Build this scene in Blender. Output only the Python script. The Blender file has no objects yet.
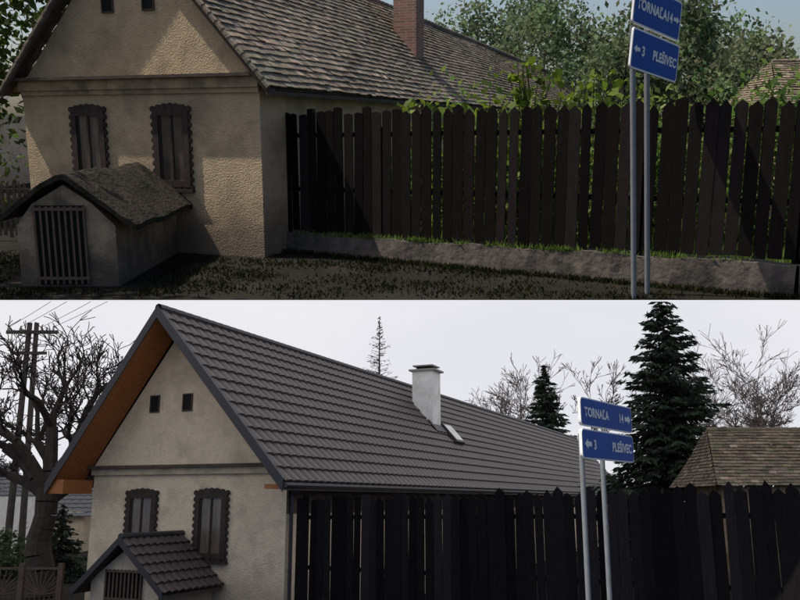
import bpy, math, random
import numpy as np
from mathutils import Vector, Matrix
random.seed(7); RNG=np.random.default_rng(7)
sc=bpy.context.scene
V=Vector
# ---------------------------------------------------------------- frames
CAM_H=2.6
UP=Matrix.Identity(4)                                   # the summer yard, on the upper terrace
LOW=Matrix.Translation((0,0,2.6))@Matrix.Rotation(math.radians(-24.87),4,'X')@Matrix.Translation((0,0,-2.85)) # the later yard, on the slope below

# ---------------------------------------------------------------- materials
def mat(name,c1,c2=None,scale=3.0,rough=0.85,bump=0.0,bscale=None,attr=False,metal=0.0,stretch=(1,1,1),detail=6,contrast=(0.3,0.7),c3=None,scale3=0.6,spec=0.3,trans=0.0,low=None,bdist=0.03):
    m=bpy.data.materials.new(name); m.use_nodes=True
    n=m.node_tree.nodes; l=m.node_tree.links
    b=n['Principled BSDF']; b.inputs['Roughness'].default_value=rough; b.inputs['Metallic'].default_value=metal
    b.inputs['Specular IOR Level'].default_value=spec
    tc=n.new('ShaderNodeTexCoord'); mp=n.new('ShaderNodeMapping'); mp.inputs['Scale'].default_value=stretch
    l.new(tc.outputs['Object'],mp.inputs['Vector'])
    if c2 is None: c2=tuple(x*0.8 for x in c1)
    no=n.new('ShaderNodeTexNoise'); no.inputs['Scale'].default_value=scale; no.inputs['Detail'].default_value=detail; no.inputs['Roughness'].default_value=0.65
    l.new(mp.outputs[0],no.inputs['Vector'])
    mr=n.new('ShaderNodeMapRange'); mr.inputs[1].default_value=contrast[0]; mr.inputs[2].default_value=contrast[1]
    l.new(no.outputs['Fac'],mr.inputs[0])
    mx=n.new('ShaderNodeMix'); mx.data_type='RGBA'; mx.inputs[6].default_value=(*c1,1); mx.inputs[7].default_value=(*c2,1)
    l.new(mr.outputs[0],mx.inputs[0]); out=mx.outputs[2]
    if c3 is not None:
        n3=n.new('ShaderNodeTexNoise'); n3.inputs['Scale'].default_value=scale3; n3.inputs['Detail'].default_value=6; n3.inputs['Roughness'].default_value=.6
        l.new(tc.outputs['Object'],n3.inputs['Vector'])
        m3=n.new('ShaderNodeMapRange'); m3.inputs[1].default_value=0.48; m3.inputs[2].default_value=0.66
        l.new(n3.outputs['Fac'],m3.inputs[0])
        x3=n.new('ShaderNodeMix'); x3.data_type='RGBA'; x3.inputs[7].default_value=(*c3,1)
        l.new(m3.outputs[0],x3.inputs[0]); l.new(out,x3.inputs[6]); out=x3.outputs[2]
    if low is not None:   # rising damp / dirt near the ground: (colour, height)
        sp=n.new('ShaderNodeSeparateXYZ'); l.new(tc.outputs['Object'],sp.inputs[0])
        nn=n.new('ShaderNodeTexNoise'); nn.inputs['Scale'].default_value=1.6; nn.inputs['Detail'].default_value=7; l.new(tc.outputs['Object'],nn.inputs['Vector'])
        ma=n.new('ShaderNodeMath'); ma.operation='MULTIPLY_ADD'; ma.inputs[1].default_value=-1.6; l.new(nn.outputs['Fac'],ma.inputs[0]); l.new(sp.outputs[2],ma.inputs[2])
        ml=n.new('ShaderNodeMapRange'); ml.inputs[1].default_value=low[1]-.8-.45; ml.inputs[2].default_value=low[1]-.8+.35; ml.inputs[3].default_value=.85; ml.inputs[4].default_value=0.0; l.new(ma.outputs[0],ml.inputs[0])
        xl=n.new('ShaderNodeMix'); xl.data_type='RGBA'; xl.inputs[7].default_value=(*low[0],1); l.new(ml.outputs[0],xl.inputs[0]); l.new(out,xl.inputs[6]); out=xl.outputs[2]
    if attr:
        at=n.new('ShaderNodeAttribute'); at.attribute_name='Col'
        mu=n.new('ShaderNodeMix'); mu.data_type='RGBA'; mu.blend_type='MULTIPLY'; mu.inputs[0].default_value=1
        l.new(out,mu.inputs[6]); l.new(at.outputs['Color'],mu.inputs[7]); out=mu.outputs[2]
    l.new(out,b.inputs['Base Color'])
    if bump:
        nb=n.new('ShaderNodeTexNoise'); nb.inputs['Scale'].default_value=bscale or scale*6; nb.inputs['Detail'].default_value=5
        l.new(mp.outputs[0],nb.inputs['Vector'])
        bp=n.new('ShaderNodeBump'); bp.inputs['Strength'].default_value=bump; bp.inputs['Distance'].default_value=bdist
        l.new(nb.outputs['Fac'],bp.inputs['Height']); l.new(bp.outputs[0],b.inputs['Normal'])
    if trans>0:
        t=n.new('ShaderNodeBsdfTranslucent'); l.new(out,t.inputs['Color'])
        ms=n.new('ShaderNodeMixShader'); ms.inputs[0].default_value=trans
        l.new(b.outputs[0],ms.inputs[1]); l.new(t.outputs[0],ms.inputs[2]); l.new(ms.outputs[0],n['Material Output'].inputs[0])
    return m
M={}
M['plaster_old']=mat('plaster_old',(0.56,0.425,0.27),(0.45,0.335,0.21),5,0.95,0.8,34,c3=(0.34,0.255,0.17),scale3=1.1,low=((0.15,0.115,0.085),.85))
M['plaster_low']=mat('plaster_pale',(0.74,0.625,0.46),(0.61,0.51,0.375),7,0.95,1.0,30,c3=(0.51,0.425,0.315),scale3=1.5,low=((0.42,0.35,0.265),.9))
M['trim_old']=mat('cornice_old',(0.50,0.36,0.22),(0.34,0.25,0.16),3,0.9,0.3,c3=(.22,.165,.11),scale3=1.5)
M['trim_low']=mat('cornice_pale',(0.52,0.43,0.31),(0.30,0.25,0.19),3,0.9,0.3)
M['frame']=mat('dark_carved_wood',(0.05,0.034,0.027),(0.02,0.015,0.013),8,0.7,0.3)
M['clay']=mat('old_clay_tiles',(0.27,0.215,0.165),(0.14,0.115,0.09),5,0.95,0.5,30,attr=True,c3=(0.14,0.13,0.095),scale3=0.5)
M['clay2']=mat('lichened_barn_tiles',(0.21,0.165,0.12),(0.11,0.09,0.07),4,0.95,0.5,30,attr=True,c3=(0.115,0.105,0.07),scale3=0.9)
M['metaltile']=mat('metal_roof_tiles',(0.075,0.057,0.053),(0.053,0.041,0.038),1.2,0.45,0.05,spec=0.35)
M['darkmetal']=mat('dark_metal_trim',(0.035,0.033,0.038),(0.027,0.025,0.03),4,0.5,spec=0.4)
M['soffit']=mat('orange_pine_boards',(0.36,0.14,0.045),(0.25,0.09,0.03),3,0.6,0.1,stretch=(1,1,9))
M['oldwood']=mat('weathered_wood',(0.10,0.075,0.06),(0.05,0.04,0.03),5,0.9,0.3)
M['picket']=mat('fence_wood_black',(0.0135,0.0105,0.010),(0.007,0.006,0.0055),5,0.9,0.4,60,attr=True,stretch=(6,6,0.8),spec=.05)
M['picket2']=mat('fence_wood_dark',(0.0135,0.012,0.013),(0.007,0.0066,0.0073),5,0.9,0.4,60,attr=True,stretch=(6,6,0.8),spec=.05)
M['stone']=mat('retaining_wall_render',(0.13,0.105,0.09),(0.05,0.043,0.038),3,0.95,1.0,9,c3=(0.035,0.034,0.027),scale3=1.6)
M['grass']=mat('dirt_and_grass_ground',(0.021,0.019,0.016),(0.012,0.013,0.009),3,0.95,0.8,25,c3=(0.026,0.023,0.02),scale3=0.6,spec=.05)  # ground colour darkened to stand in for shade on the verge
M['asphalt']=mat('asphalt',(0.05,0.05,0.052),(0.04,0.04,0.042),20,0.9,0.3,80)
M['leaf']=mat('leaf_green',(0.085,0.14,0.03),(0.055,0.095,0.022),1.5,0.6,attr=True,trans=0.5)
M['blade']=mat('grass_blades',(0.028,0.034,0.015),(0.02,0.024,0.012),1.5,0.9,attr=True,trans=0.3,spec=.05)
M['leafhaze']=mat('leaf_painted_haze',(0.135,0.19,0.10),(0.10,0.145,0.09),0.8,0.8,attr=True,trans=0.45,spec=.1)  # paler, bluer leaf colour with the distance haze put into it
M['needle']=mat('spruce_needles',(0.028,0.042,0.027),(0.018,0.028,0.02),1.5,0.8,attr=True,trans=0.1)
M['bark']=mat('dark_bark',(0.06,0.048,0.04),(0.03,0.025,0.022),6,0.95,0.8,20)
M['barkpale']=mat('pale_twigs',(0.17,0.135,0.12),(0.11,0.09,0.08),4,0.95)
M['white']=mat('white_chimney_render',(0.82,0.81,0.78),(0.74,0.73,0.70),3,0.9,0.2,c3=(0.62,0.61,0.57),scale3=2)
M['cap']=mat('chimney_cap_concrete',(0.33,0.32,0.30),(0.22,0.21,0.2),6,0.9,0.3)
M['steel']=mat('galvanised_post',(0.17,0.185,0.20),(0.13,0.14,0.15),10,0.75,spec=.2)
M['blue']=mat('sign_blue',(0.02,0.085,0.34),(0.016,0.07,0.29),4,0.6,spec=0.12)
M['signwhite']=mat('sign_white',(0.75,0.75,0.75),(0.68,0.68,0.68),4,0.6,spec=.1)
M['signback']=mat('sign_back_aluminium',(0.4,0.4,0.42),(0.35,0.35,0.36),4,0.4,metal=0.5)
M['tan']=mat('rusty_painted_iron',(0.13,0.085,0.06),(0.06,0.045,0.035),8,0.7)
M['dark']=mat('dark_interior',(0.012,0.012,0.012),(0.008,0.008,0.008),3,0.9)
M['curtain']=mat('window_curtain',(0.17,0.135,0.10),(0.06,0.05,0.045),3,0.2,stretch=(6,6,0.5),spec=0.5)
M['glassdk']=mat('window_glass_dark',(0.05,0.042,0.035),(0.10,0.08,0.06),2,0.15,spec=0.5)
M['moss']=mat('mossy_concrete',(0.055,0.043,0.034),(0.018,0.017,0.013),4,0.95,1.0,16,c3=(0.016,0.019,0.010),scale3=2.4,bdist=.05,spec=.1)
M['mossy_wall']=mat('cellar_render',(0.36,0.275,0.185),(0.20,0.155,0.11),4,0.95,0.8,18,c3=(0.11,0.09,0.065),scale3=1.9,low=((0.06,0.05,0.04),.55))
M['greyroof']=mat('grey_roof',(0.13,0.13,0.135),(0.09,0.09,0.095),4,0.8,0.3)
M['concrete']=mat('concrete_pole',(0.07,0.06,0.052),(0.045,0.04,0.036),5,0.9,0.3)
def brick():
    m=bpy.data.materials.new('red_brick'); m.use_nodes=True; n=m.node_tree.nodes; l=m.node_tree.links; b=n['Principled BSDF']
    tc=n.new('ShaderNodeTexCoord'); sp=n.new('ShaderNodeSeparateXYZ'); l.new(tc.outputs['Object'],sp.inputs[0])
    ad=n.new('ShaderNodeMath'); ad.operation='ADD'; l.new(sp.outputs[0],ad.inputs[0]); l.new(sp.outputs[1],ad.inputs[1])
    cb=n.new('ShaderNodeCombineXYZ'); l.new(ad.outputs[0],cb.inputs[0]); l.new(sp.outputs[2],cb.inputs[1])
    bt=n.new('ShaderNodeTexBrick'); l.new(cb.outputs[0],bt.inputs['Vector'])
    bt.inputs['Scale'].default_value=1; bt.inputs['Brick Width'].default_value=0.27; bt.inputs['Row Height'].default_value=0.085; bt.inputs['Mortar Size'].default_value=0.012
    bt.inputs['Color1'].default_value=(0.32,0.15,0.10,1); bt.inputs['Color2'].default_value=(0.19,0.10,0.07,1); bt.inputs['Mortar'].default_value=(0.27,0.22,0.18,1)
    l.new(bt.outputs['Color'],b.inputs['Base Color']); b.inputs['Roughness'].default_value=0.95
    return m
M['brick']=brick()
def skymat():
    m=bpy.data.materials.new('overcast_sky'); m.use_nodes=True; n=m.node_tree.nodes; l=m.node_tree.links
    n.remove(n['Principled BSDF']); e=n.new('ShaderNodeEmission')
    tc=n.new('ShaderNodeTexCoord'); mp=n.new('ShaderNodeMapping'); mp.inputs['Scale'].default_value=(1,1,2.5); no=n.new('ShaderNodeTexNoise'); no.inputs['Scale'].default_value=0.012; no.inputs['Detail'].default_value=3
    l.new(tc.outputs['Object'],mp.inputs[0]); l.new(mp.outputs[0],no.inputs['Vector'])
    mr=n.new('ShaderNodeMapRange'); mr.inputs[1].default_value=0.35; mr.inputs[2].default_value=0.65; l.new(no.outputs['Fac'],mr.inputs[0])
    mx=n.new('ShaderNodeMix'); mx.data_type='RGBA'; mx.inputs[6].default_value=(0.78,0.785,0.84,1); mx.inputs[7].default_value=(0.88,0.875,0.90,1)
    l.new(mr.outputs[0],mx.inputs[0]); l.new(mx.outputs[2],e.inputs['Color']); e.inputs['Strength'].default_value=1.0
    l.new(e.outputs[0],n['Material Output'].inputs[0]); return m
M['sky']=skymat()

# ---------------------------------------------------------------- mesh builder
class MB:
    def __init__(s): s.v=[];s.f=[];s.m=[];s.c=[];s.mats=[]
    def mi(s,m):
        if m not in s.mats: s.mats.append(m)
        return s.mats.index(m)
    def face(s,pts,m,c=(1,1,1)):
        i=len(s.v); s.v+= [tuple(p) for p in pts]; s.f.append(list(range(i,i+len(pts)))); s.m.append(s.mi(m)); s.c.append(c)
    def poly(s,verts,faces,m,c=(1,1,1)):
        i=len(s.v); s.v+=[tuple(p) for p in verts]; k=s.mi(m)
        for f in faces: s.f.append([i+a for a in f]); s.m.append(k); s.c.append(c)
    def box(s,o,a,b,c_,m,c=(1,1,1)):
        o,a,b,c_=V(o),V(a),V(b),V(c_)
        p=[o,o+a,o+a+b,o+b,o+c_,o+a+c_,o+a+b+c_,o+b+c_]
        s.poly(p,[(0,3,2,1),(4,5,6,7),(0,1,5,4),(1,2,6,5),(2,3,7,6),(3,0,4,7)],m,c)
    def tube(s,p0,p1,r0,r1,m,n=6,cap=False,c=(1,1,1)):
        p0,p1=V(p0),V(p1); d=(p1-p0)
        if d.length<1e-6: return
        d.normalize(); a=d.orthogonal().normalized(); b=d.cross(a)
        vs=[p0+(a*math.cos(t)+b*math.sin(t))*r0 for t in [2*math.pi*i/n for i in range(n)]]
        vs+=[p1+(a*math.cos(t)+b*math.sin(t))*r1 for t in [2*math.pi*i/n for i in range(n)]]
        fs=[(i,(i+1)%n,n+(i+1)%n,n+i) for i in range(n)]
        if cap: fs+=[tuple(range(n))[::-1],tuple(range(n,2*n))]
        s.poly(vs,fs,m,c)
    def disc(s,c,u,w,r,th,m,n=8):
        c,u,w=V(c),V(u).normalized(),V(w).normalized()
        vs=[c+(u*math.cos(t)+w*math.sin(t))*r for t in [2*math.pi*i/n for i in range(n)]]
        vs2=[x+V(th) for x in vs]
        s.poly(vs+vs2,[tuple(range(n)),tuple(range(n,2*n))[::-1]]+[(i,n+i,n+(i+1)%n,(i+1)%n) for i in range(n)],m)
    def obj(s,name,frame=UP,parent=None,smooth=False):
        me=bpy.data.meshes.new(name); me.from_pydata(s.v,[],s.f)
        for m in s.mats: me.materials.append(M[m])
        me.polygons.foreach_set('material_index',s.m)
        ca=me.color_attributes.new('Col','FLOAT_COLOR','CORNER')
        arr=[]
        for f,c in zip(s.f,s.c): arr+= [c[0],c[1],c[2],1.0]*len(f)
        ca.data.foreach_set('color',arr)
        if smooth: me.polygons.foreach_set('use_smooth',[True]*len(me.polygons))
        o=bpy.data.objects.new(name,me); sc.collection.objects.link(o)
        if parent: o.parent=parent
        else: o.matrix_world=frame
        return o
def empty(name,frame):
    e=bpy.data.objects.new(name,None); e.empty_display_size=0.2; sc.collection.objects.link(e); e.matrix_world=frame; return e
def quads(name,Vt,cols,m,frame=UP,parent=None):
    n=len(Vt)//4; me=bpy.data.meshes.new(name); me.vertices.add(4*n); me.vertices.foreach_set('co',Vt.astype(np.float32).ravel())
    me.loops.add(4*n); me.loops.foreach_set('vertex_index',np.arange(4*n,dtype=np.int32))
    me.polygons.add(n); me.polygons.foreach_set('loop_start',np.arange(0,4*n,4,dtype=np.int32)); me.polygons.foreach_set('loop_total',np.full(n,4,dtype=np.int32))
    me.update(calc_edges=True); me.materials.append(M[m])
    ca=me.color_attributes.new('Col','FLOAT_COLOR','CORNER'); c=np.ones((n,4,4),np.float32); c[:,:,:3]=cols[:,None,:]; ca.data.foreach_set('color',c.ravel())
    o=bpy.data.objects.new(name,me); sc.collection.objects.link(o)
    if parent: o.parent=parent
    else: o.matrix_world=frame
    return o
def leafquads(P,size,aspect=0.6,flat=None):
    n=len(P); a=RNG.normal(size=(n,3)); a/=np.linalg.norm(a,axis=1)[:,None]
    b=RNG.normal(size=(n,3)); b-=a*(a*b).sum(1)[:,None]; b/=np.linalg.norm(b,axis=1)[:,None]
    s=(size*(0.6+0.8*RNG.random(n)))[:,None]
    q=np.stack([P-a*s,P-b*s*aspect,P+a*s,P+b*s*aspect],1)
    return q.reshape(-1,3)
def foliage_pts(c,r,n,clumps,spread=0.22,shell=0.5):
    d=RNG.normal(size=(clumps,3)); d/=np.linalg.norm(d,axis=1)[:,None]
    rad=shell+(1-shell)*RNG.random(clumps)**0.5
    cc=d*rad[:,None]
    idx=RNG.integers(0,clumps,n)
    p=cc[idx]+RNG.normal(size=(n,3))*spread*(0.6+0.8*RNG.random(clumps))[idx][:,None]
    cv=(0.5+0.95*RNG.random(clumps))[idx]*(0.75+0.5*RNG.random(n))
    hue=RNG.random(clumps)[idx]
    col=np.stack([cv*(0.8+0.6*hue),cv,cv*(0.75+0.3*hue)],1)
    return p*np.array(r)+np.array(c),col

def tree(name,base,h,r,n,size,m,frame=UP,trunk=0.2,clumps=60,mid=0.62,rz=None,tint=1.0):
    e=empty(name,frame); b=V(base); mb=MB(); p=b.copy(); rr=trunk
    for i in range(6):
        q=p+V((random.uniform(-.15,.15),random.uniform(-.15,.15),h*0.75/6)); mb.tube(p,q,rr,rr*0.8,'bark',7)
        if i>1:
            for k in range(3):
                a=random.uniform(0,6.28); L=r*random.uniform(.5,.9); e2=q+V((math.cos(a)*L,math.sin(a)*L,L*.6)); mb.tube(q,e2,rr*.5,rr*.1,'bark',5)
        p=q; rr*=0.8
    mb.obj('trunk',parent=e)
    P,col=foliage_pts((b.x,b.y,b.z+h*mid),(r,r,rz or h*0.38),n,clumps,.17)
    quads('crown',leafquads(P,size),col*tint,m,parent=e); return e
def bush(name,c,r,n,size,m,frame=UP,clumps=25,tint=1.0):
    P,col=foliage_pts(c,r,n,clumps,0.25,0.3)
    k=P[:,2]>0.02; P=P[k]; col=col[k]*tint
    e=empty(name,frame); quads('leaves',leafquads(P,size),col,m,parent=e)
    mb=MB()
    for i in range(7):
        a=random.uniform(0,6.28); mb.tube((c[0],c[1],max(0,c[2]-r[2])),(c[0]+math.cos(a)*r[0]*.6,c[1]+math.sin(a)*r[1]*.6,c[2]+r[2]*.4),0.02,0.006,'bark',4)
    mb.obj('stems',parent=e); return e
def spruce(name,base,h,r,frame,levels=46,nb=13,sparse=1.0,qs=0.17,m='needle',z0=0.06,asp=.16,rise=.3):
    e=empty(name,frame); b=V(base); mb=MB(); mb.tube(b,b+V((0,0,h)),0.014*h,0.01,'bark',7)
    pts=[];dirs=[];cols=[]
    for i in range(levels):
        t=i/(levels-1); z=h*(z0+(1-z0)*t)
        rl=r*(1-t)**0.9*random.uniform(0.72,1.15)+0.08
        k=max(4,int(nb*(1-0.45*t)))
        for j in range(k):
            a=random.uniform(0,6.28); L=rl*random.uniform(0.6,1.15)
            out=np.array([math.cos(a),math.sin(a),0.0]); side=np.array([-math.sin(a),math.cos(a),0.0])
            zt=-0.22*L+rise*t*L+random.uniform(-.12,.12)
            root=np.array(b)+np.array([0,0,z+random.uniform(-.1,.1)]); tip=out*L+np.array([0,0,zt])
            mb.tube(root,root+tip,0.018,0.005,'bark',3)
            cnt=max(4,int(L*26*sparse)); s=RNG.random(cnt)**0.75
            wd=0.30*L*(1-s*.6)*RNG.normal(size=cnt)*.5
            pp=root+s[:,None]*tip+side*wd[:,None]; pp[:,2]-=0.12*L*s*(1-s)+np.abs(wd)*.35+.05*RNG.random(cnt)
            dd=out*.8+side*np.sign(wd)[:,None]*.6+RNG.normal(size=(cnt,3))*.3+np.array([0,0,-.35])
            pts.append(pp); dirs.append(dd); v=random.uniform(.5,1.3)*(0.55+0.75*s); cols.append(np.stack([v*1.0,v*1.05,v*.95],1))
    mb.obj('trunk',parent=e); P=np.concatenate(pts); Dd=np.concatenate(dirs); C=np.concatenate(cols)
    Dd/=np.linalg.norm(Dd,axis=1)[:,None]; n=len(P); bb=RNG.normal(size=(n,3)); bb-=Dd*(Dd*bb).sum(1)[:,None]; bb/=np.linalg.norm(bb,axis=1)[:,None]
    s=(qs*(.6+.8*RNG.random(n)))[:,None]
    q=np.stack([P-Dd*s,P-bb*s*asp*1.6,P+Dd*s,P+bb*s*asp*1.6],1).reshape(-1,3)
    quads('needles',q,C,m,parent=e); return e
def grower(mb,rd,m,depth,spread,nsplit,droop,minr,shr,kink):
    def grow(p,d,L,r,k):
        n=3
        for i in range(n):
            d=(d+V((rd.uniform(-kink,kink),rd.uniform(-kink,kink),rd.uniform(-kink,kink)-droop*(depth-k)*.05))).normalized()
            q=p+d*L/n; r1=max(minr,r*0.88); mb.tube(p,q,r,r1,m,7 if r>0.05 else 3); p=q; r=r1
            if k>1 and k<depth and rd.random()<0.6:
                dd=(d+V((rd.uniform(-1,1),rd.uniform(-1,1),rd.uniform(-.2,.8)))).normalized(); grow(p,dd,L*.45,max(minr,r*.45),k-1)
        if k<=0: return
        for j in range(rd.randint(*nsplit)):
            dd=(d+V((rd.uniform(-1,1),rd.uniform(-1,1),rd.uniform(-.4,.7)))*spread*1.4).normalized()
            grow(p,dd,L*shr*rd.uniform(.8,1.15),max(minr,r*rd.uniform(.6,.75)),k-1)
    return grow
def baretree(name,base,h,frame,r0,m='bark',depth=6,spread=0.55,nsplit=(2,3),trunkfrac=0.28,droop=0.0,seed=1,minr=0.008,shr=0.72,kink=0.2):
    rd=random.Random(seed); mb=MB()
    grower(mb,rd,m,depth,spread,nsplit,droop,minr,shr,kink)(V(base),V((0,0,1)),h*trunkfrac,r0,depth); return mb.obj(name,frame)

# ---------------------------------------------------------------- roofs
def bil(P0,P1,E0,E1,u,v):
    return (P0*(1-u)+P1*u)*(1-v)+(E0*(1-u)+E1*u)*v
def clay_roof(mb,P0,P1,E0,E1,rows,cols,thick=0.03,m='clay'):
    P0,P1,E0,E1=map(V,(P0,P1,E0,E1)); N=(P1-P0).cross(E0-P0).normalized()
    if N.z<0: N=-N
    for i in range(rows):
        va,vb=i/rows,min(1.0,(i+1.12)/rows); off=(i%2)*0.5
        for j in range(-1,cols):
            ua=max(0,(j+off)/cols); ub=min(1,(j+off+0.97)/cols)
            if ub<=ua+1e-5: continue
            tl=random.uniform(-.004,.016); jl=random.uniform(-.012,.012)/rows*8
            sag=N*(.022*math.sin(j*.11+i*.3)+.018*math.sin(j*.031-i*.2))
            a=bil(P0,P1,E0,E1,ua,va)+N*0.005+sag; b=bil(P0,P1,E0,E1,ub,va)+N*0.005+sag
            c=bil(P0,P1,E0,E1,ub,vb+jl)+N*(0.035+tl)+sag; d=bil(P0,P1,E0,E1,ua,vb+jl)+N*(0.035+tl+random.uniform(-.008,.008))+sag
            k=random.choice([1,1,.85,1.15,.65,1.35,1.0,.8])*random.uniform(.85,1.15)
            if random.random()<0.06: k*=1.5
            col=(k*random.uniform(.92,1.12),k,k*random.uniform(.9,1.05))
            mb.poly([a,b,c,d,d-N*thick,c-N*thick],[(0,1,2,3),(3,2,5,4)],m,col)
def metal_roof(mb,P0,P1,E0,E1,rows,wave,m='metaltile',amp=0.024,seg=7):
    P0,P1,E0,E1=map(V,(P0,P1,E0,E1)); N=(P1-P0).cross(E0-P0).normalized()
    if N.z<0: N=-N
    L=(P1-P0).length; nw=max(1,int(L/wave)); nu=nw*seg
    vs=[];prof=[]
    for a in range(nu+1):
        ph=(a%seg)/seg; prof.append(amp*(abs(math.sin(math.pi*ph))**0.8)*2-0.01)
    rowsv=[]
    for i in range(rows): rowsv+=[(i/rows,0.0),((i+.55)/rows,0.022),((i+.985)/rows,0.05)]
    rowsv.append((1.0,0.0))
    for v,o in rowsv:
        for a in range(nu+1):
            vs.append(bil(P0,P1,E0,E1,a/nu,v)+N*(prof[a]+o+0.02))
    fs=[]
    for r in range(len(rowsv)-1):
        for a in range(nu): i=r*(nu+1)+a; fs.append((i,i+1,i+nu+2,i+nu+1))
    mb.poly(vs,fs,m)

class House:
    def __init__(s,C,G,D): s.C=V((*C,0)); s.G=V((*G,0)); s.D=V((*D,0)); s.Nf=V((s.G.y,-s.G.x,0)).normalized()
    def P(s,a,o,z): return s.C+s.G*a+s.D*o+V((0,0,z))
Z=V((0,0,1))
def fix_out(H):
    if H.Nf.dot(H.D)>0: H.Nf=-H.Nf
def window(mb,H,s,z0,z1,w,glass='curtain',depth=0.03):
    G=H.G; N=H.Nf; base=H.P(s,0,0)-G*(w/2)
    fw=0.13
    def bx(a,za,b,zb,n0,n1,m): mb.box(base+G*a+Z*za+N*n0,G*(b-a),N*(n1-n0),Z*(zb-za),m)
    bx(fw,z0+fw,w-fw,z1-fw,0.004,0.012,glass)
    bx(0,z0,fw,z1,0,0.07,'frame'); bx(w-fw,z0,w,z1,0,0.07,'frame')
    bx(fw,z1-fw,w-fw,z1,0,0.068,'frame'); bx(fw,z0,w-fw,z0+fw,0,0.068,'frame')
    bx(fw,z0+fw,fw+.035,z1-fw,0.012,.04,'frame'); bx(w-fw-.035,z0+fw,w-fw,z1-fw,0.012,.04,'frame')
    bx(w/2-.02,z0+fw,w/2+.02,z1-fw,0.012,0.045,'frame')
    n=int((z1-z0)/0.15)
    for i in range(n+1):
        z=z0+(z1-z0)*i/n
        for a in (0,w): mb.disc(base+G*a+Z*z+N*0.01,G,Z,0.058,N*0.05,'frame')
    n=int(w/0.14)
    for i in range(n+1):
        for z,r in ((z1+0.01,0.05+0.06*math.sin(math.pi*i/n)),(z0-0.01,0.05)):
            mb.disc(base+G*(w*i/n)+Z*z+N*0.012,G,Z,r,N*0.05,'frame')
    bx(-.06,z0-.10,w+.06,z0-.04,0.0,0.10,'frame')
def vent(mb,H,s,z,w=.24,h=.38):
    mb.box(H.P(s,0,z)-H.G*(w/2)+H.Nf*0.003,H.G*w,H.Nf*0.006,Z*h,'dark')
    for a,b,c,d in ((-.03,0,.03,h),(w,0,.03,h),(-.03,-.03,w+.06,.03),(-.03,h,w+.06,.03)):
        mb.box(H.P(s,0,z)-H.G*(w/2)+H.G*a+Z*b+H.Nf*0.001,H.G*c,H.Nf*0.03,Z*d,'oldwood')
def walls(mb,H,W,sA,zw,zt,L,m,o=0):
    f=[H.P(0,o,0),H.P(W,o,0),H.P(W,o,zw),H.P(sA,o,zt),H.P(0,o,zw)]
    b=[p+H.D*L for p in f]
    mb.poly(f+b,[(0,1,2,3,4),(9,8,7,6,5),(0,4,9,5),(1,6,7,2),(2,7,8,3),(3,8,9,4)],m)

# ================================================================= UPPER YARD
HU=House((-2.70,16.8),(-.93,.37),(.34,.94)); fix_out(HU)
eu=empty('plastered_cottage',UP)
W,sA,LU=5.91,2.96,60.0
mb=MB(); walls(mb,HU,W,sA,3.42,6.72,2,'plaster_old'); walls(mb,HU,W,sA,3.3,5.6,44,'plaster_old',2.0); mb.obj('walls',parent=eu)
mb=MB(); window(mb,HU,2.06,1.36,2.92,0.86,'glassdk'); window(mb,HU,4.16,1.36,2.92,0.86); mb.obj('windows',parent=eu)
mb=MB(); vent(mb,HU,2.47,4.86); vent(mb,HU,3.47,4.86); mb.obj('attic_vents',parent=eu)
mb=MB()
mb.box(HU.P(-.02,0,3.32)+HU.Nf*.002,HU.G*(W+.04),HU.Nf*0.10,Z*.20,'trim_old')
mb.box(HU.P(-.06,0,3.52)+HU.Nf*.002,HU.G*(W+.12),HU.Nf*0.24,Z*.06,'oldwood')
mb.box(HU.P(0,0,3.22)+HU.Nf*.002,HU.G*W,HU.Nf*0.05,Z*.10,'trim_old')
mb.obj('cornice',parent=eu)
mb=MB(); zE=3.28; zA=6.93; o0=-.28
R0=HU.P(sA,o0,zA); R1=HU.P(sA,48,zA-.7); ER0=HU.P(-.35,o0,zE); ER1=HU.P(-.35,61,zE); EL0=HU.P(W+.35,o0,zE); EL1=HU.P(W+.35,61,zE)
clay_roof(mb,R0,R1,ER0,ER1,26,230); clay_roof(mb,R0,R1,EL0,EL1,20,120)
clay_roof(mb,R1,R1+HU.G*.01,ER1,EL1,20,26)
mb.obj('tiled_roof',parent=eu)
mb=MB()
for A,B in ((R0,ER0),(R0,EL0)):
    d=(B-A); mb.box(A-Z*.13,d,HU.Nf*-.04,Z*.12,'oldwood')
    mb.box(A-Z*.06,d,-HU.Nf*.26,Z*.04,'oldwood')
    n=24
    for i in range(n):
        p=A+d*(i/n); mb.tube(p+Z*.02,p+d*(1/n)*1.1+Z*.035,0.05,0.06,'clay',6,True,(.9*random.uniform(.7,1.2),)*3)
nr=120
for i in range(nr):
    a=R0+(R1-R0)*(i/nr); b=R0+(R1-R0)*((i+1.05)/nr); mb.tube(a+Z*.02,b+Z*.035,0.09,0.105,'clay',8,True,(random.uniform(.7,1.2),)*3)
mb.box(ER0-Z*.12,(ER1-ER0),HU.G*.05,Z*.08,'oldwood')
mb.box(HU.P(-.3,0,zE-.02),HU.D*60,HU.G*.3,Z*.04,'oldwood')
mb.obj('roof_timber_and_ridge',parent=eu)
mb=MB(); pc=HU.P(sA-1.5,12.5+.28,0)
def chim(mb,p,G,D,w,z0,z1,m,cap,capm,ov):
    mb.box(p-G*w/2-D*w/2+Z*z0,G*w,D*w,Z*(z1-z0),m)
    mb.box(p-G*(w/2+ov)-D*(w/2+ov)+Z*z1,G*(w+2*ov),D*(w+2*ov),Z*cap,capm)
chim(mb,pc,HU.G,HU.D,.80,4.3,8.0,'brick',.12,'brick',.06)
mb.obj('brick_chimney',parent=eu)

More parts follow.
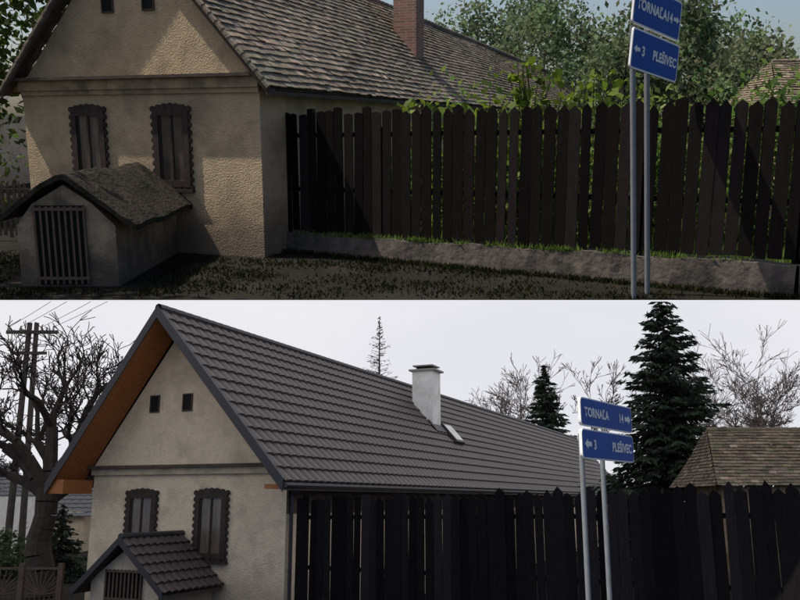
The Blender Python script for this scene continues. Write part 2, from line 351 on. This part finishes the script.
# cellar entrance (old)
ec=empty('cellar_entrance',UP)
mb=MB(); xL,xR,yF,yB=-6.22,-4.62,13.75,17.6
prof=[(xL,0),(xL,1.0),(-5.95,1.35),(-5.42,1.66),(-4.98,1.36),(xR,1.0),(xR,0)]
f=[(x,yF,z) for x,z in prof]; b=[(x,yB,z) for x,z in prof]; n=len(prof)
mb.poly(f+b,[tuple(range(n))]+[(i,i+1,n+i+1,n+i) for i in range(n-1)],'mossy_wall'); mb.obj('vault_walls',parent=ec)
mb=MB()
xs=[-6.40+2.16*i/19 for i in range(20)]
rr=random.Random(5); ph=[rr.uniform(0,6) for _ in range(6)]
def rz(x,y):
    t=abs(x+5.42)/1.1; return 1.84-0.80*(math.sqrt(t*t+.012)-.11)*1.05+0.012*math.sin(x*7+y*2+ph[0])+0.014*math.sin(y*3+x*2+ph[1])+.008*math.sin(x*17+y*11)
ny=34; vs=[]
def edge(x,y): return (x+.02*math.sin(y*5+1),y+(0.03*math.sin(x*9)+.03*math.sin(x*4) if y<yF else 0))
for th in (0,.09):
    for j in range(ny+1):
        y=yF-.14+(yB-yF+.14)*j/ny
        for x in xs: ex,ey=edge(x,y); vs.append((ex,ey,rz(x,y)-th))
k=len(xs); T=(ny+1)*k; fs=[]
for j in range(ny):
    for i in range(k-1):
        q=j*k+i; fs+=[(q,q+1,q+k+1,q+k),(T+q,T+q+k,T+q+k+1,T+q+1)]
    fs+=[(j*k,j*k+k,T+j*k+k,T+j*k),(j*k+k-1,T+j*k+k-1,T+j*k+2*k-1,j*k+2*k-1)]
for i in range(k-1): fs.append((i,T+i,T+i+1,i+1))
mb.poly(vs,fs,'moss'); mb.obj('mossy_roof',parent=ec)
mb=MB(); gx0,gx1=-5.90,-5.10
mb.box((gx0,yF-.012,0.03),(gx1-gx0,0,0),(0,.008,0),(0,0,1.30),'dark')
for i in range(9):
    x=gx0+(gx1-gx0)*i/8; mb.box((x-.017,yF-.06,0.05),(.034,0,0),(0,.03,0),(0,0,1.27),'tan')
for z in (0.12,1.25): mb.box((gx0-.03,yF-.07,z),(gx1-gx0+.06,0,0),(0,.02,0),(0,0,.05),'tan')
mb.obj('barred_gate',parent=ec)

def fence(name,pts,zb,zt,frame,m,sp=.22,w=.175,jit=.06,point=.10,flat_first=0,zbase_rails=(0.35,.8),seed=3,tilt=.012):
    rd=random.Random(seed); e=empty(name,frame); mb=MB(); rb=MB(); segs=[]
    for i in range(len(pts)-1):
        segs.append((V((*pts[i],0)),V((*pts[i+1],0)),zb[i],zb[i+1],zt[i],zt[i+1]))
    cnt=0
    for a,b,b0,b1,t0,t1 in segs:
        d=(b-a); L=d.length; d.normalize(); nrm=V((d.y,-d.x,0)); n=int(L/sp)
        for i in range(n):
            u=(i+.5)/n; p=a+(b-a)*u; z0=b0+(b1-b0)*u+rd.uniform(-.02,.05); z1=t0+(t1-t0)*u+rd.uniform(-jit,jit)+(0.05 if (cnt%3==1) else 0)
            ww=w*rd.choice([.82,.95,1,1.04,1.07]); pt=point*rd.uniform(.6,1.3)
            if cnt<flat_first: pt*=.25
            tl=d*rd.uniform(-tilt,tilt)*2; th=nrm*0.025; off=nrm*rd.uniform(-.012,.012)
            q=[p-d*ww/2+Z*z0,p+d*ww/2+Z*z0,p+d*ww/2+tl+Z*(z1-pt),p+tl+d*rd.uniform(-.02,.02)+Z*z1,p-d*ww/2+tl+Z*(z1-pt*rd.uniform(.8,1.2))]
            q=[x+off for x in q]; q2=[x+th for x in q]
            k=rd.choice([.6,.9,1,1.3,2.0])
            mb.poly(q+q2,[(0,4,3,2,1),(5,6,7,8,9)]+[(i2,(i2+1)%5,5+(i2+1)%5,5+i2) for i2 in range(5)],m,(k,k,k)); cnt+=1
        for fr in zbase_rails:
            z0=b0+(t0-b0)*fr; z1=b1+(t1-b1)*fr
            rb.box(a-nrm*.075+Z*z0,(b-a)+Z*(z1-z0),nrm*.05,Z*.09,m)
        k=int(L/2.4)
        for i in range(k+1):
            p=a+(b-a)*(i/max(1,k)); rb.box(p-nrm*.19+Z*max(0,b0-.4),d*.10,nrm*.10,Z*(t0-.25-max(0,b0-.4)),m)
    mb.obj('pickets',parent=e); rb.obj('rails_and_posts',parent=e); return e
FU=[(-2.62,17.97),(6.1,12.90),(16,12.95)]
def fy_(x): return 17.97-(17.97-12.90)/8.72*(x+2.62)
fence('picket_fence',FU,[.40,.54,.54],[2.82,3.0,3.0],UP,'picket',flat_first=14,w=.195,sp=.219,jit=.045)
mb=MB()
for i in range(2):
    a,b=V((*FU[i],0)),V((*FU[i+1],0)); d=(b-a).normalized(); nrm=V((d.y,-d.x,0)); n=60
    for j in range(n):
        p=a+(b-a)*(j/n); q=a+(b-a)*((j+1)/n)
        def pr(pt,t):
            s=.015*math.sin(t*.8)+.012*math.sin(t*2.1); z=(.37+.13*min(1,t/60))+.02*math.sin(t*.5)+.012*math.sin(t*1.9)
            return [pt+nrm*(.14+s),pt+nrm*(.09+s)+Z*z,pt-nrm*.2+Z*(z+.01),pt-nrm*.2]
        A=pr(p,j+i*n);B=pr(q,j+1+i*n)
        mb.poly(A+B,[(0,1,5,4),(1,2,6,5),(2,3,7,6)],'stone')
mb.obj('retaining_wall',UP)

def arrow(mb,p,d,up,n,L,m):
    p,d,up,n=V(p),V(d),V(up),V(n); h=.5*L
    pts=[p-d*L*.5-up*h*.28,p+d*L*.05-up*h*.28,p+d*L*.05-up*h*.62,p+d*L*.5,p+d*L*.05+up*h*.62,p+d*L*.05+up*h*.28,p-d*L*.5+up*h*.28]
    mb.face([x+n*.004 for x in pts],m)
def sign(name,A,B,frame,plates,posts,postz,drop=0.0,pr=.03,ts=1.0,lean=(0,0)):
    e=empty(name,frame); A,B=V(A),V(B); d=(B-A); L=d.length; dn=d.normalized(); nrm=V((dn.y,-dn.x,0)).normalized()
    if nrm.y>0: nrm=-nrm
    ds=(dn-Z*drop).normalized(); up=nrm.cross(ds)
    if up.z<0: up=-up
    mb=MB(); pm=MB()
    def rounded(o,w,h,r,m,n0):
        pts=[]
        for cx,cy,a0 in ((w-r,h-r,0),(r,h-r,90),(r,r,180),(w-r,r,270)):
            for k in range(5):
                a=math.radians(a0+k*22.5); pts.append(o+ds*(cx+r*math.cos(a))+up*(cy+r*math.sin(a))+nrm*n0)
        return pts
    for (z1,z0,kind) in plates:
        h=z1-z0; o=A+Z*z0; bd=h*.045
        pts=rounded(o,L,h,.05,'signwhite',0.0); back=[x-nrm*.03 for x in pts]
        n=len(pts); mb.poly(pts+back,[tuple(range(n))]+[(i,(i+1)%n,n+(i+1)%n,n+i) for i in range(n)],'signwhite'); mb.face(back[::-1],'signback')
        mb.face(rounded(o+ds*bd+up*bd,L-2*bd,h-2*bd,.04,'blue',.003),'blue')
        def txt(body,x,sz,al='LEFT'):
            cu=bpy.data.curves.new('lettering','FONT'); cu.body=body; cu.size=sz; cu.align_x=al; cu.align_y='CENTER'; cu.offset=0.006*sz/.15; cu.space_character=1.05
            cu.materials.append(M['signwhite'])
            ob=bpy.data.objects.new('lettering',cu); sc.collection.objects.link(ob); ob.parent=e
            loc=o+ds*x+up*(h*.48)+nrm*.007; Mx=Matrix((ds,up,nrm)).transposed().to_4x4(); Mx.translation=loc; ob.matrix_local=Mx
        if kind=='r':
            txt('TORNAĽA',L*.06,h*.5*ts); txt('14',L*.81,h*.5*ts,'RIGHT'); arrow(mb,o+ds*L*.90+up*h*.5+nrm*.003,ds,up,nrm,L*.125,'signwhite')
        else:
            arrow(mb,o+ds*L*.10+up*h*.5+nrm*.003,-ds,up,nrm,L*.125,'signwhite'); txt('3',L*.20,h*.5*ts); txt('PLEŠIVEC',L*.95,h*.5*ts,'RIGHT')
    mb.obj('sign_plates',parent=e)
    for u in posts:
        p=A+d*u-nrm*(pr+.035); pm.tube(p+V((lean[0],lean[1],0)),p+Z*postz,pr,pr,'steel',14,True)
        for (z1,z0,k) in plates: pm.box(p-dn*(pr+.02)+Z*((z0+z1)/2-u*L*drop),dn*(2*pr+.04),nrm*(pr+.004),Z*.04,'steel')
    pm.obj('posts',parent=e); return e
sign('direction_sign',(3.29,12.60,0),(4.32,13.72,0),UP,[(4.62,4.03,'r'),(3.98,3.41,'l')],(.11,.40),4.0,drop=.11,pr=.042,ts=.66,lean=(.24,0))

EDGE=12.63
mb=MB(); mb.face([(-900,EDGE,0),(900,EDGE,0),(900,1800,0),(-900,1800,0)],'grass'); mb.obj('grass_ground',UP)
def tufts(name,n,region,h,frame,tint=1.0,m='blade'):
    P=region(n); n=len(P); a=RNG.random(n)*6.28; hh=h*(.4+.9*RNG.random(n)); w=.010+.010*RNG.random(n)
    dx=np.stack([np.cos(a)*w,np.sin(a)*w,np.zeros(n)],1); lean=np.stack([RNG.normal(size=n)*.35*hh,RNG.normal(size=n)*.35*hh,hh],1)
    q=np.stack([P-dx,P+dx,P+dx*.6+lean*.6,P+lean],1).reshape(-1,3); v=.5+RNG.random(n)*.9
    return quads(name,q,np.stack([v*1.05,v,v*.8],1)*tint,m,frame)
def reg1(n):
    cx=-9+RNG.random(300)*16.5; cy=EDGE+RNG.random(300)*5; i=RNG.integers(0,300,n)
    x=cx[i]+RNG.normal(size=n)*.25; y=cy[i]+RNG.normal(size=n)*.2
    fy=np.where(x>-2.7,fy_(x)-.2,16.7-.4*(x+2.7)); ok=(y>EDGE+.03)&(y<fy)&~((x<-4.3)&(x>-6.7)&(y>13.6))
    return np.stack([x,y,np.zeros(n)],1)[ok]
tufts('grass',18000,reg1,.055,UP,.7)
def reg2(n):
    c=RNG.random(26); i=RNG.integers(0,26,n); u=np.clip(c[i]+RNG.normal(size=n)*.016,0,1); x=-2.6+8.7*u; y=fy_(x)-.05-RNG.random(n)*.05; return np.stack([x,y,.36+.13*u],1)
tufts('wall_weeds',900,reg2,.11,UP,1.6,'leaf')
def reg2b(n):
    u=RNG.random(n); x=-2.6+8.7*u; y=fy_(x)-.22-RNG.random(n)**2*.25; return np.stack([x,np.maximum(y,EDGE+.02),np.zeros(n)],1)
tufts('wall_foot_weeds',3000,reg2b,.09,UP,.8)
def reg3(n):
    x=-1+RNG.random(n)*13; y=17.3-.5275*(x+2.62)+1+RNG.random(n)*9; k=(y<13.2); y[k]=13.4+RNG.random(k.sum())*5
    return np.stack([x,y,np.zeros(n)],1)
tufts('garden_grass',13000,reg3,.35,UP,1.3,'leaf')
for i,(x,y,r,z,n) in enumerate([(.9,20.2,.9,2.5,1300),(2.3,19.4,1.0,2.75,1900),(3.2,20.0,.8,2.6,1200),(4.3,19.0,.9,2.5,1200),(5.6,18.5,1.3,2.3,1800),(7.0,17.5,1.3,2.7,2000),(8.4,18.2,1.8,2.9,2600),(.2,20.8,.6,2.3,700),(6.2,20.5,1.6,2.6,2000)]):
    bush('garden_shrub',(x,y,z*.62),(r,r*.8,z*.58),n,.085,'leaf',tint=1.5)
def vine(name,c,h):
    mb=MB(); pts=[]
    for i in range(4):
        p=V(c)
        for k in range(7):
            q=p+V((random.uniform(-.13,.13),random.uniform(-.05,.05),h/7)); mb.tube(p,q,.012,.009,'bark',4)
            for j in range(5): pts.append(tuple(q+V((random.gauss(0,.14),random.gauss(0,.1),random.gauss(0,.09)))))
            p=q
    e=empty(name,UP); mb.obj('stems',parent=e); P=np.array(pts); v=.8+1.0*RNG.random(len(P)); quads('leaves',leafquads(P,.085,.8),np.stack([v*1.4,v*1.2,v*.6],1),'leaf',parent=e)
for x,y,h in ((.7,18.4,2.95),(1.9,17.6,3.15),(2.3,17.45,3.55),(2.6,17.35,3.75),(2.85,17.3,3.5),(3.5,17.0,3.3),(4.0,16.6,3.45),(4.3,16.5,3.3),(1.5,17.8,2.9),(3.2,17.1,3.1)):
    vine('vine',(x,y,0),h)
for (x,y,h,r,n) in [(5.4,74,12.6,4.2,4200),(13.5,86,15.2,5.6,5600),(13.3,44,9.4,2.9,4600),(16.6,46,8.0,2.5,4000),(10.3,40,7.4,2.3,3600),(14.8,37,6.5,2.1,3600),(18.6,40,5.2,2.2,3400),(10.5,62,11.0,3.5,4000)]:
    tree('added_shade_tree',(x,y,0),h,r,n,.02*math.sqrt(y/20)*5.0,'leafhaze',trunk=.2,clumps=55)
tree('added_shade_tree',(-15,27,0),10.5,4.0,8000,.15,'leaf',trunk=.35,clumps=60,tint=.8)
tree('added_shade_tree',(-13.6,13.6,0),11.5,4.0,5000,.17,'leaf',trunk=.32,clumps=45,tint=.8)  # unseen tree added left of frame to shade foreground and gable foot
bush('garden_shrub',(-11.8,22.5,1.2),(1.6,1.3,1.4),3000,.09,'leaf',tint=1.1)
def shed(name,frame,x0,x1,y0,y1,ze,zr,rows=18):
    e=empty(name,frame); mb=MB(); mb.box((x0+.4,y0+.4,0),(x1-x0-.8,0,0),(0,y1-y0-.8,0),(0,0,ze-.02),'mossy_wall'); mb.obj('walls',parent=e)
    mb=MB(); ym=(y0+y1)/2
    clay_roof(mb,(x0+.7,ym,zr),(x1,ym,zr),(x0,y0,ze),(x1,y0,ze),rows,int((x1-x0)/.28),m='clay2'); clay_roof(mb,(x0+.7,ym,zr),(x1,ym,zr),(x0,y1,ze),(x1,y1,ze),6,12,m='clay2')
    clay_roof(mb,(x0+.7,ym,zr),(x0+.7,ym+.01,zr),(x0-.02,y0,ze),(x0-.02,y1,ze),rows,16,m='clay2')
    for i in range(40):
        a=x0+.7+(x1-x0-.7)*i/40; mb.tube((a,ym,zr+.02),(a+(x1-x0)/39,ym,zr+.03),.08,.095,'clay2',7,True,(random.uniform(.7,1.3),)*3)
    mb.obj('tiled_roof',parent=e)
shed('old_barn',UP,12.6,24,29,34,3.3,4.8)
e=empty('neighbour_house',UP); mb=MB(); mb.box((-26,36,0),(9,0,0),(0,7,0),(0,0,3),'plaster_low'); mb.obj('walls',parent=e); mb=MB(); metal_roof(mb,(-26.4,39.5,5),(-16.6,39.5,5),(-26.4,35.6,2.9),(-16.6,35.6,2.9),9,.4,'greyroof'); mb.obj('roof',parent=e)
fence('low_garden_fence',[(-16,20.2),(-8.35,19.2)],[.1,.1],[1.35,1.35],UP,'oldwood',sp=.14,w=.08,jit=.02)

# ================================================================= LOWER YARD
HL=House((-2.6,20.0),(-.92,.39),(.39,.92)); fix_out(HL)
el=empty('renovated_cottage',LOW); W,sA=5.68,3.15
mb=MB(); walls(mb,HL,W,sA,3.72,7.15,48,'plaster_low'); mb.obj('walls',parent=el)
mb=MB(); window(mb,HL,2.03,1.50,3.02,.90); window(mb,HL,4.09,1.50,3.02,.90); mb.obj('windows',parent=el)
mb=MB(); vent(mb,HL,2.9,5.02); vent(mb,HL,3.9,5.02); mb.obj('attic_vents',parent=el)
mb=MB()
mb.box(HL.P(-.02,0,3.46)+HL.Nf*.002,HL.G*(W+.04),HL.Nf*0.09,Z*.16,'trim_low')
mb.box(HL.P(-.06,0,3.62)+HL.Nf*.002,HL.G*(W+.12),HL.Nf*0.20,Z*.07,'oldwood')
mb.box(HL.P(-.004,.01,2.55),-HL.G*.03,HL.D*47,Z*.75,'oldwood')  # dark board added under the eave, stands in for its shade on the wall
mb.obj('cornice',parent=el)
zA=7.38; zE=3.22; o0=-1.05; LL=49
R0=HL.P(sA,o0,zA); R1=HL.P(sA,LL,zA); ER0=HL.P(-.53,o0,zE); ER1=HL.P(-.53,LL,zE); EL0=HL.P(W+.55,o0,zE-.08); EL1=HL.P(W+.55,LL,zE-.08)
mb=MB(); metal_roof(mb,R0,R1,ER0,ER1,14,.36,amp=.021); metal_roof(mb,R0,R1,EL0,EL1,14,.44,seg=3); mb.obj('metal_tile_roof',parent=el)
mb=MB()
for A,B in ((R0,ER0),(R0,EL0)):
    d=B-A; mb.box(A-Z*.20+HL.Nf*.01,d,HL.Nf*.035,Z*.30,'darkmetal'); mb.box(A+Z*.06+HL.Nf*.01,d,-HL.Nf*.16,Z*.04,'darkmetal')
nr=150
for i in range(nr):
    a=R0+(R1-R0)*(i/nr); b=R0+(R1-R0)*((i+1.0)/nr); mb.tube(a+Z*.05,b+Z*.055,.10,.105,'darkmetal',8)
mb.tube(ER0+V((.03,-.02,-.05)),ER1+V((.03,-.02,-.05)),.065,.065,'darkmetal',8,True)
mb.box(ER0-Z*.16,(ER1-ER0),HL.G*.04,Z*.15,'darkmetal')
mb.tube(HL.P(-.07,.12,0),HL.P(-.07,.12,3.0),.045,.045,'darkmetal',8); mb.tube(HL.P(-.07,.12,3.0),HL.P(-.5,.05,3.15),.045,.045,'darkmetal',8)
mb.obj('roof_trim_and_gutter',parent=el)
mb=MB(); nb=7
for A,B in ((R0,ER0),(R0,EL0)):
    d=B-A
    for i in range(nb):
        o=A+HL.D*(i*1.05/nb)-Z*.10; mb.box(o,d,HL.D*(1.05/nb-.012),Z*-.025,'soffit')
mb.box(HL.P(W+.02,o0+.03,zE-.22),HL.G*.50,HL.D*1.0,Z*.34,'soffit'); mb.box(HL.P(-.02,o0+.05,zE-.13),-HL.G*.40,HL.D*.98,Z*.10,'soffit')
mb.box(HL.P(-.5,0.2,zE-.16),HL.G*.46,HL.D*46,Z*.03,'soffit')
mb.obj('soffit_boards',parent=el)
mb=MB(); pc=HL.P(sA-1.2,16.15-2.2,0); chim(mb,pc,HL.G,HL.D,.86,5.2,7.80,'white',.07,'cap',.11)
mb.box(pc-HL.G*.3-HL.D*.3+Z*7.87,HL.G*.6,HL.D*.6,Z*.12,'dark'); mb.box(pc-HL.G*.42-HL.D*.42+Z*7.99,HL.G*.84,HL.D*.84,Z*.05,'cap')
mb.obj('chimney',parent=el)
mb=MB(); sl=(ER0-R0).normalized(); Dn=HL.D.normalized(); N=sl.cross(Dn)
if N.z<0:N=-N
q=R0+Dn*15.6+sl*2.2
mb.box(q+N*.06,Dn*1.0,sl*1.0,N*.12,'darkmetal'); mb.box(q+Dn*.1+sl*.1+N*.181,Dn*.8,sl*.8,N*.01,'white')
q=R0+Dn*14.4+sl*2.1; mb.box(q+N*.09,Dn*1.1,sl*.6,N*.03,'darkmetal'); mb.obj('roof_window',parent=el)

ep=empty('cellar_porch',LOW); mb=MB(); s0,s1,sm=1.9,3.75,2.82; of=-1.95
f=[HL.P(s0,of,0),HL.P(s1,of,0),HL.P(s1,of,1.15),HL.P(sm,of,1.82),HL.P(s0,of,1.15)]; b=[p-HL.D*(of+.01) for p in f]
mb.poly(f+b,[(0,1,2,3,4),(0,4,9,5),(1,6,7,2),(2,7,8,3),(3,8,9,4)],'plaster_low'); mb.obj('walls',parent=ep)
mb=MB(); a0=HL.P(sm,-2.2,2.02);a1=HL.P(sm,-.02,2.02)
for s in (1.60,4.04):
    b0=HL.P(s,-2.2,.92); b1=HL.P(s,-.02,.92); metal_roof(mb,a0,a1,b0,b1,6,.22)
    mb.box(a0-Z*.10+HL.Nf*.01,b0-a0,HL.Nf*.03,Z*.16,'darkmetal'); mb.box(a0-Z*.07,b0-a0,HL.D*2.15,Z*.03,'oldwood')
mb.tube(a0+Z*.06,a1+Z*.06,.07,.07,'darkmetal',8,True); mb.obj('tiled_roof',parent=ep)
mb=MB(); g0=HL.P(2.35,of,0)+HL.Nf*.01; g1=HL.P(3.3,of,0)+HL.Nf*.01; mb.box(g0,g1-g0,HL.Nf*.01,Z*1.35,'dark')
for i in range(10): mb.box(g0+(g1-g0)*(i/9)-HL.G*.018+HL.Nf*.03,HL.G*.036,HL.Nf*.03,Z*1.38,'tan')
for z in (.1,.75,1.32): mb.box(g0+HL.Nf*.06+Z*z,g1-g0,HL.Nf*.02,Z*.05,'tan')
mb.obj('barred_gate',parent=ep)

fence('picket_fence',[(-2.35,19.95),(6.44,14.0),(12,10.3)],[.5,.5,.5],[2.90,3.08,3.2],LOW,'picket2',seed=9,flat_first=10,w=.198,sp=.203,point=.12,jit=.05)
mb=MB(); a,b=V((-2.35,19.95,0)),V((12,10.2,0)); d=(b-a).normalized(); nrm=V((d.y,-d.x,0)); mb.box(a-nrm*.2,(b-a),nrm*.33,Z*.48,'stone'); mb.obj('retaining_wall',LOW)
sign('direction_sign',(1.80,8.5,0),(2.60,9.6,0),LOW,[(3.86,3.575,'r'),(3.545,3.25,'l')],(.08,.457),3.5,pr=.026,ts=.88)

mb=MB(); mb.face([(-200,-3,0),(200,-3,0),(200,11,0),(-200,11,0)],'asphalt'); mb.box((-200,11,-.05),(400,0,0),(0,.15,0),(0,0,.17),'cap'); mb.obj('road',LOW)
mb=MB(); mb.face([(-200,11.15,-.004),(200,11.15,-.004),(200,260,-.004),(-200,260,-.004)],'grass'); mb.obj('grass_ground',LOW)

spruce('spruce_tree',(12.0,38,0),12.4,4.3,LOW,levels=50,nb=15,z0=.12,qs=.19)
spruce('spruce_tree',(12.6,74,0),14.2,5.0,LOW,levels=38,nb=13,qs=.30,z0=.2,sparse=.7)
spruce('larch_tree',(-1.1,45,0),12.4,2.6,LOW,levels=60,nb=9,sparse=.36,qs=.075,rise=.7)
baretree('bare_tree',(15.8,80,0),20,LOW,.24,'barkpale',6,seed=5,trunkfrac=.30,spread=.42,minr=.024)
baretree('bare_tree',(22.0,52,0),13,LOW,.2,'barkpale',6,seed=8,trunkfrac=.30,spread=.5,minr=.014)
baretree('bare_tree',(25,56,0),14.5,LOW,.2,'barkpale',6,seed=11,trunkfrac=.28,spread=.5,minr=.014)
baretree('bare_tree',(10.5,82,0),15.5,LOW,.2,'barkpale',6,seed=14,trunkfrac=.30,spread=.45,minr=.022)
baretree('bare_tree',(19,60,0),14,LOW,.2,'barkpale',6,seed=21,trunkfrac=.28,spread=.45,minr=.014)
mb=MB(); rd=random.Random(12); gr=grower(mb,rd,'bark',5,.60,(2,3),0,.014,.72,.34)
p=V((-10.9,27,0)); rad=.50
for i in range(8):
    q=p+V((rd.uniform(-.07,.07)+(.05 if i>3 else -.02),rd.uniform(-.05,.05),.40)); r2=rad*(.93 if i<6 else 1.05); mb.tube(p,q,rad,r2,'bark',12); p=q; rad=r2
for (dx,dy,dz,L,r) in ((-1,.1,1.0,1.9,.24),(-.55,-.2,1.3,2.1,.26),(.05,.2,1.4,2.2,.27),(.55,-.1,1.2,2.0,.25),(1.0,.3,.7,1.7,.19),(-1.2,.2,.5,1.6,.2),(.3,-.6,1.0,1.8,.18),(-.3,.5,1.1,2.0,.2),(.8,.4,1.2,1.8,.2)):
    gr(p-Z*rd.uniform(.1,.6),V((dx,dy,dz)).normalized(),L,r,5)
mb.obj('gnarled_tree',LOW)
shed('old_barn',LOW,10.4,24,28.5,33.5,3.3,5.3)
e=empty('neighbour_house',LOW); mb=MB(); mb.box((-24.5,50,0),(6.5,0,0),(0,7,0),(0,0,2.2),'plaster_low'); mb.obj('walls',parent=e); mb=MB(); metal_roof(mb,(-24,53.5,4.0),(-16.5,53.5,4.0),(-25,49.6,1.9),(-16.5,49.6,1.9),9,.4,'greyroof'); mb.obj('roof',parent=e)
e=empty('white_house',LOW); mb=MB(); mb.box((-26,40,0),(7.2,0,0),(0,6,0),(0,0,3.0),'white')
mb.obj('walls',parent=e); mb=MB(); mb.box((-20.5,39.96,1.1),(.9,0,0),(0,.03,0),(0,0,1.2),'glassdk'); mb.obj('window',parent=e)
mb=MB(); metal_roof(mb,(-26.4,43,4.6),(-18.5,43,4.6),(-26.4,39.6,2.9),(-18.5,39.6,2.9),8,.4,'greyroof'); mb.obj('roof',parent=e)
spruce('conifer_shrub',(-12.3,32,0),2.6,1.3,LOW,levels=18,nb=14,qs=.11)
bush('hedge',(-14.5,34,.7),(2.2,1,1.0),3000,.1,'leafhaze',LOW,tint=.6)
e=empty('utility_pole',LOW); mb=MB()
mb.tube((-16.0,36,0),(-16.0,36,10.3),.16,.11,'concrete',9,True); mb.tube((-15.4,36,0),(-15.7,36,10.3),.15,.10,'concrete',9,True)
mb.box((-16.9,35.8,9.8),(2.2,0,0),(0,.12,0),(0,0,.14),'concrete'); mb.box((-16.5,35.8,8.9),(1.4,0,0),(0,.12,0),(0,0,.12),'concrete')
for x in (-16.8,-16.3,-15.4,-14.9): mb.tube((x,35.86,9.94),(x,35.86,10.15),.05,.03,'cap',6,True)
mb.obj('pole',parent=e); mb=MB()
for k,(x,z) in enumerate(((-16.8,10.1),(-16.3,10.1),(-15.4,10.1),(-14.9,10.1))):
    A=V((x,35.86,z)); B=V((-2+k*.5,22+k,14.3)); p=A
    for i in range(1,15):
        t=i/14; q=A*(1-t)+B*t-Z*(.9*4*t*(1-t)*.5); mb.tube(p,q,.011,.011,'dark',3); p=q
mb.obj('wires',parent=e)
e=empty('ornate_gate',LOW); mb=MB()
yg=20.6
for x in (-9.75,-8.75,-7.85): mb.box((x-.06,yg-.06,0),(.12,0,0),(0,.12,0),(0,0,1.42),'tan')
for x0 in (-9.69,-8.69):
    w=.88 if x0<-9 else .78; cx=x0+w/2
    mb.box((x0,yg-.02,.12),(w,0,0),(0,.04,0),(0,0,.05),'tan'); mb.box((x0,yg-.02,1.28),(w,0,0),(0,.04,0),(0,0,.05),'tan')
    for k in range(13):
        a=math.radians(6+14*k); r=min(.62,abs((w/2)/max(.05,abs(math.cos(a))))); mb.tube((cx,yg,.72),(cx+math.cos(a)*r,yg,.72+math.sin(a)*.56),.014,.014,'tan',5)
    for k in range(7):
        x=x0+w*(k+.5)/7; mb.tube((x,yg,.15),(x,yg,.72),.012,.012,'tan',5)
for x0,x1 in ((-11.9,-9.8),):
    for k in range(14): x=x0+(x1-x0)*k/13; mb.tube((x,yg,.3),(x,yg,1.3),.013,.013,'tan',5)
    mb.box((x0,yg-.02,1.25),(x1-x0,0,0),(0,.04,0),(0,0,.05),'tan'); mb.box((x0-.1,yg-.1,0),(x1-x0+.1,0,0),(0,.2,0),(0,0,.3),'cap')
mb.obj('gate_leaves',parent=e)

mb=MB(); prof=[(EDGE+.03,-.03),(60,-1.5),(110,-4),(140,-12),(152,-26),(156,-50),(156,-170)]
for i in range(len(prof)-1):
    (y0,z0),(y1,z1)=prof[i],prof[i+1]; mb.face([(-130,y0,z0),(130,y0,z0),(130,y1,z1),(-130,y1,z1)],'sky')
for x in (-130,130): mb.face([(x,EDGE+.03,-.03),(x,60,-1.5),(x,110,-4),(x,140,-12),(x,152,-26),(x,156,-50),(x,156,-170),(x,EDGE+.03,-60)],'sky')
mb.obj('sky',UP)

# ---------------------------------------------------------------- light
Ld=V((-.50,.06,.84)).normalized(); el_=math.asin(Ld.z); az=math.atan2(Ld.x,Ld.y)
w=bpy.data.worlds.new('World'); sc.world=w; w.use_nodes=True; n=w.node_tree.nodes; l=w.node_tree.links
st=n.new('ShaderNodeTexSky'); st.sky_type='NISHITA'; st.sun_disc=False; st.sun_elevation=el_; st.sun_rotation=az; st.air_density=1.0; st.dust_density=3.5; st.ozone_density=1.0
l.new(st.outputs[0],n['Background'].inputs[0]); n['Background'].inputs[1].default_value=0.135
sd=bpy.data.lights.new('sun','SUN'); sd.energy=5.0; sd.angle=math.radians(.5); sd.color=(1,.93,.82)
so=bpy.data.objects.new('sun',sd); sc.collection.objects.link(so); so.rotation_euler=Ld.to_track_quat('Z','Y').to_euler()
sc.view_settings.view_transform='Standard'; sc.view_settings.look='None'; sc.view_settings.exposure=0
cd=bpy.data.cameras.new('camera'); cd.lens=38.25; cd.sensor_width=36; cd.clip_end=3000; cd.clip_start=.1
co=bpy.data.objects.new('camera',cd); sc.collection.objects.link(co); co.location=(0,0,CAM_H); co.rotation_euler=(math.radians(90-11.63),0,0); sc.camera=co
